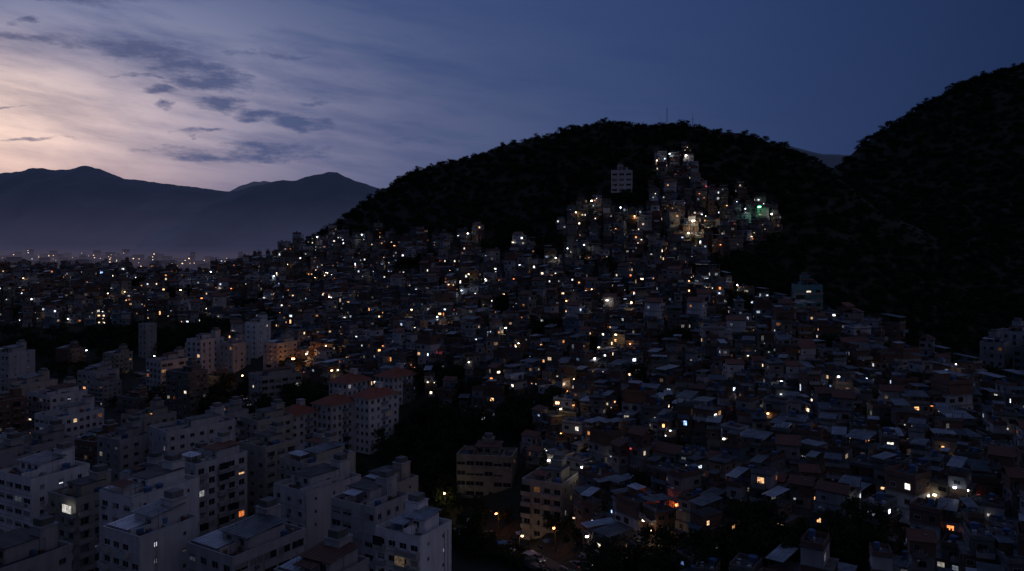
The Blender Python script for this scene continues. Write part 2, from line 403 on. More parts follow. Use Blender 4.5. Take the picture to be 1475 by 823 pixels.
HOLES=[(70,462,10),(78,474,9),(-2,482,16),(22,440,9),(27,168,11),(48,160,10),(62,153,9),(100,338,10),(114,376,20),(-60,505,12),(0,398,8),(66,312,7),(130,250,7),(-175,545,13),(-300,620,18),(-400,580,22),(-350,540,16),(-240,590,14),(12,355,6),(-30,335,8),(50,400,5),(82,385,6),(40,280,5),(90,205,6),(115,290,6),(-60,400,7),(30,330,5),(12,285,8),(-15,318,7)]
def infav(x,y): return inpoly(x,y,FAV) and not any((x-a)**2+(y-b)**2<r*r for a,b,r in HOLES)
RESERVED=[(124,338,9),(63,468,9),(11,225,12),(-8,262,14),(-108,396,10)]
fav=empty('hillside_favela')
spots=[]
y=120
while y<705:
    far=y>=450
    x=-520+U(0,4)
    while x<190:
        xx=x+U(-1.9,1.9); yy=y+U(-1.9,1.9)
        if infav(xx,yy) and not any((xx-a)**2+(yy-b)**2<r*r for a,b,r in RESERVED) and abs(xx)<.75*yy+20 and R()<(.95 if xx>-150 else .7): spots.append((xx,yy))
        x+=6.4 if not far else 7.8
    y+=6.8 if not far else 8.0
sz=gz_many(spots); sgx=gz_many([(a+4,b) for a,b in spots])-sz; sgy=gz_many([(a,b+4) for a,b in spots])-sz
for (x,y),z,gx,gy in zip(spots,sz,sgx,sgy):
    ang=math.atan2(-gx,gy+.8)+round(U(-2,2))*.16+U(-.12,.12)
    if x<-150: ang=U(-.6,.6)
    me=random.choice(HTALL if R()<.12 else HV)
    s=U(.76,1.02)*(1.15 if x<-160 else 1)
    near=y<215
    obj('hillside_house' if near else 'house',me,(x,y,float(z)),ang,None if near else fav,(s,s*U(.9,1.1),s*U(.82,1.12)))
NH=len(spots)

# ---------------------------------------------------------------- apartment blocks
def facade(mb,fr,L,off,z0,nf,fh,bay,ww,wh,sill,mat,win='wina',balc=(),ac=.15,bdepth=1.1,bm=None):
    nb=max(1,int(round(L/bay))); sp=L/nb; y0=-off; ww=min(ww,sp-.3)
    for f in range(nf+1):
        zb=z0 if f==0 else z0+(f-1)*fh+sill+wh
        zt=z0+f*fh+sill if f<nf else z0+nf*fh
        mb.box(-L/2,L/2,y0,y0+.3,zb,zt,mat,fr)
    pw=sp-ww
    for i in range(nb+1):
        a=-L/2+i*sp-pw/2; b=a+pw
        a=max(a,-L/2); b=min(b,L/2)
        if b-a>.05: mb.box(a,b,y0-.012,y0+.29,z0,z0+nf*fh-.01,mat,fr)
    for i in range(nb):
        cx=-L/2+sp*(i+.5)
        for f in range(nf):
            z=z0+f*fh+sill; k=mb.k; mb.k+=1
            mb.box(cx-ww/2-.02,cx+ww/2+.02,y0+.2,y0+.28,z-.02,z+wh+.02,win,fr,wid=k)
            q=R()
            if q<.22: mb.box(cx-ww/2,cx+ww/2,y0+.14,y0+.155,z+wh*U(.2,.7),z+wh,'blind',fr)
            elif q<.32: mb.box(cx-ww/2,cx+ww/2,y0+.12,y0+.155,z,z+wh,'blind',fr)
            elif q<.42: mb.box(cx-ww/2,cx,y0+.12,y0+.155,z,z+wh,'blind',fr)
            elif q<.47: mb.box(cx-ww/2,cx+ww/2,y0+.02,y0+.155,z,z+wh,mat,fr)
            mb.box(cx-.03,cx+.03,y0+.16,y0+.199,z,z+wh,'trim',fr)
            if i in balc:
                mb.box(cx-sp/2+.06,cx+sp/2-.06,y0-bdepth,y0-.013,z0+f*fh-.1,z0+f*fh+.05,'trim',fr)
                mb.box(cx-sp/2+.06,cx+sp/2-.06,y0-bdepth-.004,y0-bdepth+.1,z0+f*fh+.05,z0+f*fh+1.0,bm or mat,fr)
                for sx in(-1,1):
                    c=cx+sx*(sp/2-.12); mb.box(c-.05,c+.05,y0-bdepth+.1,y0-.014,z0+f*fh+.05,z0+f*fh+.99,bm or mat,fr)
                if R()<.15: mb.box(cx-sp/2+.15,cx+sp/2-.15,y0-bdepth+.02,y0-bdepth+.05,z0+f*fh+1.0,z0+f*fh+2.8,win,fr,wid=k+500)
            else:
                if ww>1: mb.box(cx-ww/2-.1,cx+ww/2+.1,y0-.1,y0-.013,z-.09,z,'trim',fr)
                if R()<ac: mb.box(cx-.4,cx+.4,y0-.45,y0-.02,z-.62,z-.12,random.choice(['trim','concrete']),fr)
def roofstuff(mb,w,d,z,mat,seed,mtl=False):
    random.seed(seed)
    mb.box(-w/2+.2,w/2-.2,-d/2+.2,d/2-.2,z-.2,z+.05,'slab')
    ph=1.05
    mb.box(-w/2-.02,w/2+.02,-d/2-.02,-d/2+.2,z,z+ph,mat); mb.box(-w/2-.02,w/2+.02,d/2-.2,d/2+.02,z,z+ph,mat)
    mb.box(-w/2-.015,-w/2+.2,-d/2+.201,d/2-.201,z,z+ph-.01,mat); mb.box(w/2-.2,w/2+.015,-d/2+.201,d/2-.201,z,z+ph-.01,mat)
    mb.box(-w/2-.06,w/2+.06,-d/2-.06,-d/2+.24,z+ph,z+ph+.08,'trim'); mb.box(-w/2-.06,-w/2+.24,-d/2+.241,d/2-.2,z+ph,z+ph+.07,'trim')
    mb.box(w/2-.24,w/2+.06,-d/2+.241,d/2-.2,z+ph,z+ph+.07,'trim')
    pw,pd=w*U(.35,.6),d*U(.4,.6); cx=U(-1,1)*(w-pw-2)/2*.8; cy=U(0,.8)*(d-pd-1)/2
    facade(mb,(cx,cy,1,0),pw,pd/2,z+.05,1,2.8,3,1.5,1.3,.95,mat,ac=.3)
    mb.box(cx-pw/2+.01,cx-pw/2+.3,cy-pd/2+.301,cy+pd/2,z,z+2.84,mat); mb.box(cx+pw/2-.3,cx+pw/2-.01,cy-pd/2+.301,cy+pd/2,z,z+2.84,mat); mb.box(cx-pw/2+.3,cx+pw/2-.3,cy+pd/2-.3,cy+pd/2-.01,z,z+2.83,mat)
    if R()<.5: sheet(mb,cx-pw/2-.5,cx+pw/2+.5,cy-pd/2-.6,cy+pd/2+.4,z+2.9,z+3.5,random.choice(['metal','tile']))
    else: mb.box(cx-pw/2-.2,cx+pw/2+.2,cy-pd/2-.3,cy+pd/2+.2,z+2.85,z+3.0,'slab')
    mx=-cx*.6+U(-1,1); mb.box(mx-1.7,mx+1.7,d/2-4,d/2-.6,z,z+4.6,mat); mb.box(mx-1.9,mx+1.9,d/2-4.2,d/2-.4,z+4.6,z+4.75,'trim')
    mb.box(mx-1.2,mx+1.2,d/2-3.6,d/2-1,z+4.75,z+6,'concrete')
    for i in range(random.randint(1,3)): tank(mb,U(-w/2+1.5,w/2-1.5),U(-d/2+1.5,d/2-2),z+.05)
    for i in range(random.randint(1,3)):
        ax=U(-w/2+2,w/2-2); mb.box(ax-.08,ax+.08,-d/2+.21,U(-1,d/2-1),z+.05,z+U(.8,2.),mat)
    for i in range(random.randint(8,16)):
        ax,ay=U(-w/2+1,w/2-1),U(-d/2+1,d/2-1); s=U(.2,.8)
        mb.box(ax-s,ax+s,ay-.3,ay+U(.2,.9),z+.05,z+.05+U(.3,1.3),random.choice(['trim','concrete','iron','tank','brick','slab','cream']))
    for i in range(5):
        ax,ay=U(-w/2+.5,w/2-.5),U(-d/2+.5,d/2-.5); h=U(2.5,5); mb.cyl(ax,ay,z,z+h,.04,.03,'iron',5); mb.box(ax-.5,ax+.5,ay-.03,ay+.03,z+h-.4,z+h-.35,'iron')
    if R()<.6:
        a=U(-w/2+1,0); b=-d/2+1; e=U(3,5)
        for qx in(a,a+e): 
            for qy in(b,b+3): mb.box(qx-.06,qx+.06,qy-.06,qy+.06,z,z+2.3,'trim')
        sheet(mb,a-.3,a+e+.3,b-.3,b+3.2,z+2.3,z+2.55,random.choice(['metal','tile','metalb']))
    if mtl:
        mb.box(-w/2+.7,w*.08,-d/2+.9,d/2-1,z,z+1.25,mat); sheet(mb,-w/2+.5,w*.1,-d/2+.6,d/2-.8,z+1.3,z+1.9,'metalb')
def apartment(name,x,y,ztop,w,d,rot,mat='wallg',front='win',side='few',seed=1,mtl=False,nbalc=None,roof=True,base=None,sidemat=None):
    random.seed(seed*31+5)
    zb=(base if base is not None else gz(x,y))-3
    H=ztop-1-zb; fh=3.0; nf=max(2,int(round(H/fh))); fh=H/nf
    mb=MB(); sm=sidemat or mat
    bay=U(2.7,3.9); ww=U(1.1,2.2)
    mb.box(-w/2+.3,w/2-.3,-d/2+.3,d/2-.3,0,H-.25,'concrete')
    nb=max(1,int(round(w/bay))); k3=random.choice([2,3,4])
    bal=nbalc if nbalc is not None else ([i for i in range(nb) if i%k3!=1] if front=='balc' else [])
    bm=random.choice([mat,mat,'trim','blind'])
    facade(mb,(0,0,1,0),w,d/2,0,nf,fh,bay,ww if front!='strip' else bay*.82,U(1.1,1.5),.95,mat,balc=bal,bm=bm)
    facade(mb,(0,0,-1,0),w,d/2,0,nf,fh,3.4,1.5,1.3,.95,mat)
    for s in(1,-1):
        if side=='few': facade(mb,(0,0,0,s),d-.61,w/2-.004,0,nf,fh,U(4.5,7),.8,.8,1.35,sm,ac=.05)
        elif side=='balc': facade(mb,(0,0,0,s),d-.61,w/2-.004,0,nf,fh,bay+.3,1.9,1.6,.9,sm,balc=[0,2,3],ac=.1,bm=bm)
        elif side=='strip': facade(mb,(0,0,0,s),d-.61,w/2-.004,0,nf,fh,bay,bay*.8,1.4,.9,sm,ac=.1)
        else: facade(mb,(0,0,0,s),d-.61,w/2-.004,0,nf,fh,bay*U(.85,1.3),U(1.0,1.7),U(1.0,1.35),1.0,sm)
    if R()<.5:
        for f in range(1,nf,1): mb.box(-w/2-.03,w/2+.03,-d/2-.05,-d/2-.013,f*fh-.08,f*fh+.06,'trim')
    for q in range(2):
        yy=U(-d/2+1,d/2-1); mb.box(w/2+.012,w/2+.14,yy-.07,yy+.07,0,H-.5,'trim')
    if roof: roofstuff(mb,w,d,H,mat,seed*7+3,mtl)
    return obj(name,mb.mesh(name),(x,y,zb),rot)
r=math.radians
A=apartment
A('apartment_block',-261,420,42,16,14,r(-26),'wallg',seed=1)
A('apartment_block',-192,340,36,16,16,r(-30),'wallw','balc','win',seed=2)
A('apartment_block',-216,420,32,14,14,r(-25),'wallg',seed=3)
A('apartment_block',-171,400,41,13,16,r(-35),'wallw','win','strip',seed=4)
A('apartment_tower',-213,470,52,7,7,r(-30),'wallg',seed=5,roof=False)
A('apartment_block',-162,425,48,11,15,r(-30),'wallw','win','win',seed=6)
A('apartment_block',-146,424,46,10,12,r(-30),'wallg','win','win',seed=61)
A('apartment_block',-139,440,55,9,10,r(-30),'wallw',seed=7)
A('apartment_block',-110,374,38,14,20,r(-50),'wallg','win','strip',seed=8)
A('apartment_block',-8,262,31,18,11,r(-10),'cream','strip','win',seed=10)
A('apartment_block',11,225,34,12,13,r(-26),'cream','balc','win',seed=11)
A('apartment_block',-108,272,38,13,24,r(-42),'wallg','win','win',seed=12)
A('apartment_block',-88,288,37,12,14,r(-42),'wallc','balc','win',seed=121)
A('apartment_block',-129,268,35,12,12,r(-30),'wallg','win','win',seed=13)
A('apartment_block',-86,228,39,12,17,r(-34),'wallg','balc','balc',seed=14)
A('apartment_block',-74,244,39,12,12,r(-34),'wallc','win','strip',seed=141)
A('apartment_block',-56,232,38,13,17,r(-38),'wallc','balc','few',seed=15)
A('apartment_block',-117,201,43,14,15,r(-28),'wallw','strip','win',seed=16)
A('apartment_block',-101,190,41,11,11,r(-30),'wallc','balc','balc',seed=161)
A('apartment_block',-139,216,42,14,14,r(-28),'wallg','balc','win',seed=17)
A('apartment_block',-80,178,46,11,17,r(-29),'wallw','win','few',seed=18,mtl=True)
A('apartment_block',-69,154,46,11,13,r(-30),'wallg','balc','few',seed=19,mtl=True)
A('apartment_block',-49,203,39.5,12,18,r(-36),'wallw','few','few',seed=20)
A('apartment_block',-34,219,35,11,13,r(-36),'wallc','balc','few',seed=21)
A('apartment_block',-32,182,42,13,12,r(-32),'wallg','strip','win',seed=22)
A('apartment_block',-20,164,42,11,11,r(-30),'wallw','balc','few',seed=23)
A('apartment_block',-50,152,44,13,17,r(-33),'wallg','win','strip',seed=24,mtl=True)
A('apartment_block',-33,140,43.5,11,12,r(-30),'wallg','win','win',seed=25,mtl=True)
A('apartment_block',-93,150,42,14,14,r(-28),'wallg','balc','win',seed=26)
A('apartment_block',-147,250,38,14,14,r(-28),'wallg','balc','win',seed=27)
A('apartment_block',-165,300,36,14,18,r(-28),'wallg','strip','win',seed=28)
A('apartment_block',-140,310,33,14,14,r(-30),'wallc','win','win',seed=29)
A('apartment_block',-180,245,38,14,16,r(-28),'wallw','balc','few',seed=30)
A('apartment_block',-225,375,34,14,18,r(-28),'wallc',seed=31)
A('apartment_block',-210,305,34,14,16,r(-28),'wallg','balc',seed=32)
A('apartment_block',-155,215,40,10,13,r(-28),'wallg','win',seed=33)
A('apartment_block',-117,330,30,12,12,r(-34),'wallg','win','win',seed=34)
A('apartment_block',-64,264,32,14,11,r(-34),'wallg','win','win',seed=35)
A('apartment_block',-98,242,33,12,13,r(-34),'wallc','win','win',seed=351)
A('apartment_block',64,468,140,12,9,r(-10),'wallw','strip','few',seed=36,base=130)
A('hillside_apartment_house',124,338,81,11,10,r(-12),'teal','balc','win',seed=37,nbalc=[0,1,2,3],sidemat='plaster')
A('apartment_block',216,345,61,13,12,r(-50),'white','win','win',seed=38)
A('apartment_block',212,328,56,10,12,r(-50),'plaster','win','win',seed=39)
A('apartment_block',203,338,57,9,9,r(-45),'plaster','win','win',seed=40)

# red-roofed residential complex
def redroof(name,x,y,w,d,zt,rot,seed):
    random.seed(seed); zb=gz(x,y)-3; H=zt-zb; nf=int(round(H/2.9)); fh=H/nf; mb=MB()
    mb.box(-w/2+.3,w/2-.3,-d/2+.3,d/2-.3,0,H-.1,'concrete')
    facade(mb,(0,0,1,0),w,d/2,0,nf,fh,2.7,1.35,1.35,.9,'wallw','wina'); facade(mb,(0,0,-1,0),w,d/2,0,nf,fh,3,1.3,1.3,.9,'wallw')
    facade(mb,(0,0,0,1),d-.61,w/2-.004,0,nf,fh,2.8,1.3,1.3,.9,'wallw','wina',balc=[2],bdepth=.8,bm='blue'); facade(mb,(0,0,0,-1),d-.61,w/2-.004,0,nf,fh,2.8,1.3,1.3,.9,'wallw')
    e=.7; a,b_=w/2+e,d/2+e; rh=3.0; 
    mb.box(-a,a,-b_,b_,H-.1,H+.1,'trim')
    z0,z1=H+.104,H+rh
    k=b_-a
    mb.quad([(a,-b_,z0),(a,b_,z0),(0,k,z1),(0,-k,z1)],'redtile'); mb.quad([(-a,b_,z0),(-a,-b_,z0),(0,-k,z1),(0,k,z1)],'redtile')
    mb.quad([(-a,-b_,z0),(a,-b_,z0),(0,-k,z1)],'redtile'); mb.quad([(a,b_,z0),(-a,b_,z0),(0,k,z1)],'redtile')
    mb.box(-1.2,1.2,1,3.2,H,H+rh+1.3,'wallw'); mb.box(-1.4,1.4,.8,3.4,H+rh+1.3,H+rh+1.45,'trim')
    return obj(name,mb.mesh(name),(x,y,zb),rot)
for i,(x,y,w,d,zt) in enumerate([(-80,298,10,13,36),(-67,305,10,14,38.5),(-53,311,10,16,40),(-66,328,10,14,42.5),(-48,333,10,14,44)]):
    redroof('red_roofed_apartment_building',x,y,w,d,zt,r(-36+(i%2)*3),50+i)

# generic mid-distance town buildings
TV=[]
for i in range(12):
    random.seed(300+i); mb=MB(); w,d=U(9,15),U(9,14); nf=random.choice([3,4,5,6]); H=nf*3.+4
    mt=random.choice(['wallg','wallw','wallc','concrete','brick','plaster','plaster'])
    mb.box(-w/2+.3,w/2-.3,-d/2+.3,d/2-.3,-6,H-.25,'concrete'); bay=U(2.6,3.8)
    for s_,L,o in(((0,0,1,0),w,d/2),((0,0,0,1),d-.61,w/2-.004),((0,0,0,-1),d-.61,w/2-.004)):
        mb.box(-L/2,L/2,-o,-o+.3,-6,3.99,mt,s_)
        facade(mb,s_,L,o,4,nf,3.,bay,U(1.1,1.8),1.2,1.,mt,'wina',balc=random.choice([(),(),(0,2),(1,)]))
    roofstuff(mb,w,d,H,mt,i+70,R()<.3); TV.append(mb.mesh('town_building_variant_%d'%i))
random.seed(5)
town=empty('town_buildings')
blocks=[(o.location.x,o.location.y) for o in COL.objects if o.name.startswith(('apartment','red_roof','hillside_ap'))]+[(-109,396),(-106,388)]
CITYP=[(-420,430),(-420,120),(-30,120),(-30,215),(-60,245),(-100,330),(-108,395),(-130,440),(-180,465),(-240,462),(-320,455)]
cnt=0
for i in range(900):
    x,y=U(-420,-30),U(125,468)
    if not inpoly(x,y,CITYP) or abs(x)>.68*y+15: continue
    if any((x-a)**2+(y-b_)**2<(17.5 if y<330 else 21)**2 for a,b_ in blocks): continue
    blocks.append((x,y)); z=gz(x,y); cnt+=1
    s=U(.8,1.05)
    obj('town_building',random.choice(TV),(x,y,z-(5 if y>330 else 1)),r(U(-36,-22)),town,(s,s,s*U(.6,1.1)))
for i in range(70):
    x,y=U(-470,-170),U(540,690)
    if abs(x)>.66*y+10 or any((x-a)**2+(y-b_)**2<15**2 for a,b_ in blocks): continue
    blocks.append((x,y)); s=U(.6,.85); obj('town_building',random.choice(TV),(x,y,gz(x,y)-5),U(-.5,.5),town,(s,s,s))

# ---------------------------------------------------------------- trees
m,t,b=newmat('foliage')
r0=t.n('ShaderNodeObjectInfo').outputs['Random']; tc=t.n('ShaderNodeTexCoord').outputs['Object']
c=t.mix(t.m('MULTIPLY_ADD',t.noise(tc,.9,3),2.5,-.8,clamp=True),(.014,.022,.010),(.036,.052,.020))
c=t.mix(t.m('MULTIPLY',r0,.5),c,(.03,.032,.016))
t.put(b.inputs['Base Color'],c); b.inputs['Roughness'].default_value=.85; b.inputs['Specular IOR Level'].default_value=.08
LEAF=m; BARK=surf('bark',(.04,.032,.025),(.07,.06,.045),2)
def make_tree(seed,nleaf=420):
    rg=random.Random(seed); mb=MB(); H=rg.uniform(4,6); top=Vector((rg.uniform(-.6,.6),rg.uniform(-.6,.6),H))
    def limb(a,b_,ra,rb,n=6):
        d=(b_-a).normalized(); s=d.orthogonal().normalized(); q=d.cross(s); base=len(mb.v)
        for p,rr in((a,ra),(b_,rb)):
            for i in range(n):
                an=2*math.pi*i/n; mb.v.append(tuple(p+s*rr*math.cos(an)+q*rr*math.sin(an)))
        for i in range(n):
            j=(i+1)%n; mb.f.append((base+i,base+j,base+n+j,base+n+i)); mb.m.append(0); mb.w.append(0)
    limb(Vector((0,0,-2)),top*.6,.38,.25); limb(top*.6,top,.25,.16)
    lobes=[]
    for i in range(rg.randint(9,13)):
        a=rg.uniform(0,6.28); rr=rg.uniform(.6,3.7); c=Vector((rr*math.cos(a),rr*math.sin(a),H+rg.uniform(-1.4,2.2)-rr*.3))
        lobes.append((c,rg.uniform(.9,1.9))); limb(top*rg.uniform(.6,.95),c,.13,.04,5)
    for i in range(nleaf):
        c,R_=rg.choice(lobes); d=Vector((rg.gauss(0,1),rg.gauss(0,1),rg.gauss(0,1)*.7)).normalized()*R_*rg.uniform(.4,1.2)
        p=c+d; s=rg.uniform(.2,.46)
        u=Vector((rg.gauss(0,1),rg.gauss(0,1),rg.gauss(0,.6))).normalized(); v=u.cross(Vector((rg.gauss(0,1),rg.gauss(0,1),rg.gauss(0,1)))).normalized()
        b0=len(mb.v); mb.v+=[tuple(p-u*s),tuple(p+v*s*.6),tuple(p+u*s),tuple(p-v*s*.6)]; mb.f.append((b0,b0+1,b0+2,b0+3)); mb.m.append(1); mb.w.append(0)
    return mb.mesh('tree_variant_%d'%seed,[BARK,LEAF])
TR=[make_tree(i,700) for i in range(9)]
random.seed(21)
forest=empty('hillside_forest')
P=[]
def rid(x):
    return float(np.interp(x,[-157,-118,-65,1,70,144,199,213,260],[680,660,640,600,570,550,520,500,470]))
def rid2(x): return float(np.interp(x,[230,292,363,510,620],[700,720,760,800,820]))
y=190
while y<860:
    x=-200
    while x<640:
        st=5.0 if x<262 else 6.2
        xx,yy=x+U(-2.8,2.8),y+U(-2.8,2.8); x+=st
        if abs(xx)>.68*yy+10: continue
        if inpoly(xx,yy,FAV): continue
        if inpoly(xx,yy,CITYP): continue
        if xx<260 and (yy<rid(xx)+12) and (yy>340 or xx>100 ): P.append((xx,yy))
        elif xx>=215 and 300<yy<rid2(xx)+10 : P.append((xx,yy))
    y+=5.2 if y<640 else 6.4
P=[p for p in P if not ((p[0]+107)**2+(p[1]-391)**2<14**2)]
print('forest',len(P),'houses',NH,'town',cnt)
pz=gz_many(P)
for (x,y),z in zip(P,pz):
    s=U(.45,.95)*(1.15 if y>640 else 1.03)
    edge = x<260 and y>rid(x)-14
    if edge: s*=.72
    if R()<.04: s*=1.4
    obj('tree',random.choice(TR),(x,y,float(z)+rough(x,y,z)-1.8+U(-.8,.6)),U(0,6.28),forest,(s*U(1.0,1.4),s*U(1.0,1.4),s*U(.75,1.1)))
grove=empty('town_trees')
GR=[(-8,285,26,20,50),(-28,262,16,14,24),(-45,278,10,8,6),(-36,300,13,16,34),(27,168,10,10,20),(48,160,10,9,18),(62,153,9,8,12),(72,464,13,11,30),(-2,482,15,13,26),(20,443,9,7,12),(100,338,10,10,14),
 (114,374,19,18,44),(-60,505,12,9,14),(0,398,7,7,8),(66,312,6,6,7),(130,250,6,6,7),(-250,485,85,22,150),(-175,488,45,20,60),(-142,378,22,14,18),(-88,346,20,8,12),(-145,335,9,7,6),
 (-300,620,17,15,18),(-400,580,21,15,22),(-350,540,16,10,16),(-240,590,14,10,12),(-175,545,12,10,11),(-70,275,12,6,5),(12,285,8,7,9),(-15,318,7,6,8),(12,245,6,5,5),(-12,235,5,5,3),(-112,352,10,8,7),(-30,335,8,7,8),(170,300,25,30,50),(195,250,35,40,50),(-200,395,20,8,9),(30,205,4,4,3),
 (12,355,6,5,5),(50,400,5,5,4),(82,385,6,6,6),(40,280,5,5,4),(90,205,5,5,4),(115,290,6,6,5),(-60,400,7,7,6),(30,330,4,4,3),(-230,440,30,8,12)]
for cx,cy,rx,ry,nn in GR:
    for i in range(nn):
        a=U(0,6.28); q=math.sqrt(R()); x=cx+rx*q*math.cos(a); y=cy+ry*q*math.sin(a); s=U(.75,1.35)
        if any((x-a_)**2+(y-b_)**2<9**2 for a_,b_ in blocks): continue
        obj('tree',random.choice(TR),(x,y,gz(x,y)-.3),U(0,6.28),grove,(s,s,s*U(.85,1.15)))
for i in range(300):
    x,y=random.choice(spots); s=U(.5,.9); obj('tree',random.choice(TR),(x+3.3,y+3.3,gz(x+3.3,y+3.3)),U(0,6),grove,(s,s,s))

# ---------------------------------------------------------------- streets
ASPH=surf('asphalt',(.04,.04,.042),(.06,.06,.06),2,rough=.8,tint=0); PAVE=surf('pavement',(.12,.115,.11),(.2,.195,.19),1.2,tint=0); PAINT=surf('road_paint',(.6,.6,.58),(.8,.8,.78),2,tint=0)
def street(pts,hw=3.6,name='street'):
    mb=MB(); P=[]
    for (a,b_),(c,d) in zip(pts,pts[1:]):
        L=math.hypot(c-a,d-b_); k=int(L/3)
        for i in range(k): P.append((a+(c-a)*i/k,b_+(d-b_)*i/k))
    P.append(pts[-1]); Z=gz_many(P)
    Z=np.convolve(np.pad(Z,2,'edge'),np.ones(5)/5,'valid')
    Q=[]
    for i,(x,y) in enumerate(P):
        x2,y2=P[min(i+1,len(P)-1)]; x1,y1=P[max(i-1,0)]; L=math.hypot(x2-x1,y2-y1); nx_,ny_=-(y2-y1)/L,(x2-x1)/L
        Q.append((x,y,float(Z[i])+.35,nx_,ny_))
    def at(q,o,h): return (q[0]+q[3]*o,q[1]+q[4]*o,q[2]+h)
    for i,(p,q) in enumerate(zip(Q,Q[1:])):
        mb.quad([at(p,-hw,0),at(q,-hw,0),at(q,hw,0),at(p,hw,0)],0)
        for s in(-1,1):
            a,b_=hw*s,(hw+2)*s
            mb.quad([at(p,a,.13),at(q,a,.13),at(q,b_,.13),at(p,b_,.13)],1); mb.quad([at(p,a,0),at(q,a,0),at(q,a,.13),at(p,a,.13)],1); mb.quad([at(p,b_,-1),at(q,b_,-1),at(q,b_,.13),at(p,b_,.13)],1)
        if i%3==0: mb.quad([at(p,-.08,.006),at(q,-.08,.006),at(q,.08,.006),at(p,.08,.006)],2)
    return obj(name,mb.mesh(name,[ASPH,PAVE,PAINT])),Q
o,Q1=street([(28,150),(18,185),(9,203),(-3,232),(-28,252),(-48,270),(-62,285)])
o,Q2=street([(-10,120),(-20,200),(-28,250),(-98,330),(-125,380),(-150,410),(-205,445)])
o,Q3=street([(-100,120),(-125,180),(-160,280),(-195,370),(-230,450)])
for i in range(3,len(Q1)-1,2):
    q=Q1[i]
    for s_ in (-1,1):
        if R()<.35: continue
        s=U(.7,1.05); x,y=q[0]+q[3]*6.5*s_,q[1]+q[4]*6.5*s_
        if any((x-a_)**2+(y-b_)**2<8.5**2 for a_,b_ in blocks): continue
        obj('street_tree',random.choice(TR),(x,y,gz(x,y)-.2),U(0,6),None,(s,s,s))

# ---------------------------------------------------------------- street lamps with real light
IRON=MAT['iron']
def lamp(x,y,h,col,pw,zb=None,name='street_lamp',s=.32,es=14,rad=.25):
    z=gz(x,y) if zb is None else zb
    mb=MB(); mb.cyl(0,0,-1,h,.11,.07,0,8); mb.box(-.04,.04,-1.4,0,h-.08,h,0); mb.box(-s*.6,s*.6,-1.4-s,-1.4+s*.7,h-.02,h+.12,0); mb.box(-s*.55,s*.55,-1.4-s*.9,-1.4+s*.6,h-.3-s*.3,h-.021,1)
    em=emat('lamp_lens',col,es)
    o=obj(name,mb.mesh(name,[IRON,em]),(x,y,z),U(-.5,.5))
    l=bpy.data.lights.new('lamp_light','POINT'); l.energy=pw; l.color=col; l.shadow_soft_size=rad
    lo=bpy.data.objects.new('lamp_light',l); lo.location=(0,-1.5-s,h-.9-s*.3); COL.objects.link(lo); lo.parent=o
    return o
WH=(1,.9,.75); WM=(1,.62,.3); OR=(1,.33,.08); CO=(.75,.88,1); YE=(1,.75,.35); RD=(1,.14,.03)
for a in [(93,416,13,(1,.86,.58),1700,.9),(89,410,10,YE,300,.4),(100,412,10,WH,350,.5),(131,428,14,(.1,1,.35),170,.9),(138,428,11,WH,160,.5),(36,446,10,WM,110,.35),(59,436,12,CO,120,.5),(44,448,12,WH,110,.5),(104,482,10,WH,100,.4),(86,480,10,WM,70,.4),(95,485,10,CO,70,.4),
 (-108,396,8,OR,2600,1.2),(-101,394,9,YE,300,.5),(38,186,7,RD,420,.4),(47,190,7,OR,240,.4),(26,243,9,WM,320,.5),(37,224,9,YE,320,.4),(22,288,10,WM,120,.4),
 (-21,252,8,YE,190,.35),(-4,236,7,OR,200,.35),(11,205,7,OR,180,.35),(2,215,6,WM,100,.3),(51,343,11,WM,130,.5),(98,350,9,WH,70,.4),(-150,392,10,WM,110,.4),(-128,384,9,WM,120,.4),(-158,392,8,OR,80,.3),
 (115,330,9,CO,70,.4),(-28,500,12,WH,150,.5),(-230,560,14,WM,160,.5),(-340,590,14,WH,160,.6),(-225,600,16,CO,150,.6),(-150,620,16,CO,150,.6),(218,330,9,CO,90,.4),(-240,455,10,CO,120,.4),(-195,440,10,WH,120,.4),(20,225,10,WH,60,.3)]:
    lamp(*a[:5],s=a[5],es=18)
random.seed(77)
for i in range(60):
    x,y=random.choice(spots)
    if y<170: continue
    lamp(x-3.2,y-3.4,U(6,12),random.choice([WH,WH,CO,YE,CO,WM,WM]),U(20,170),es=10,s=U(.25,.55))

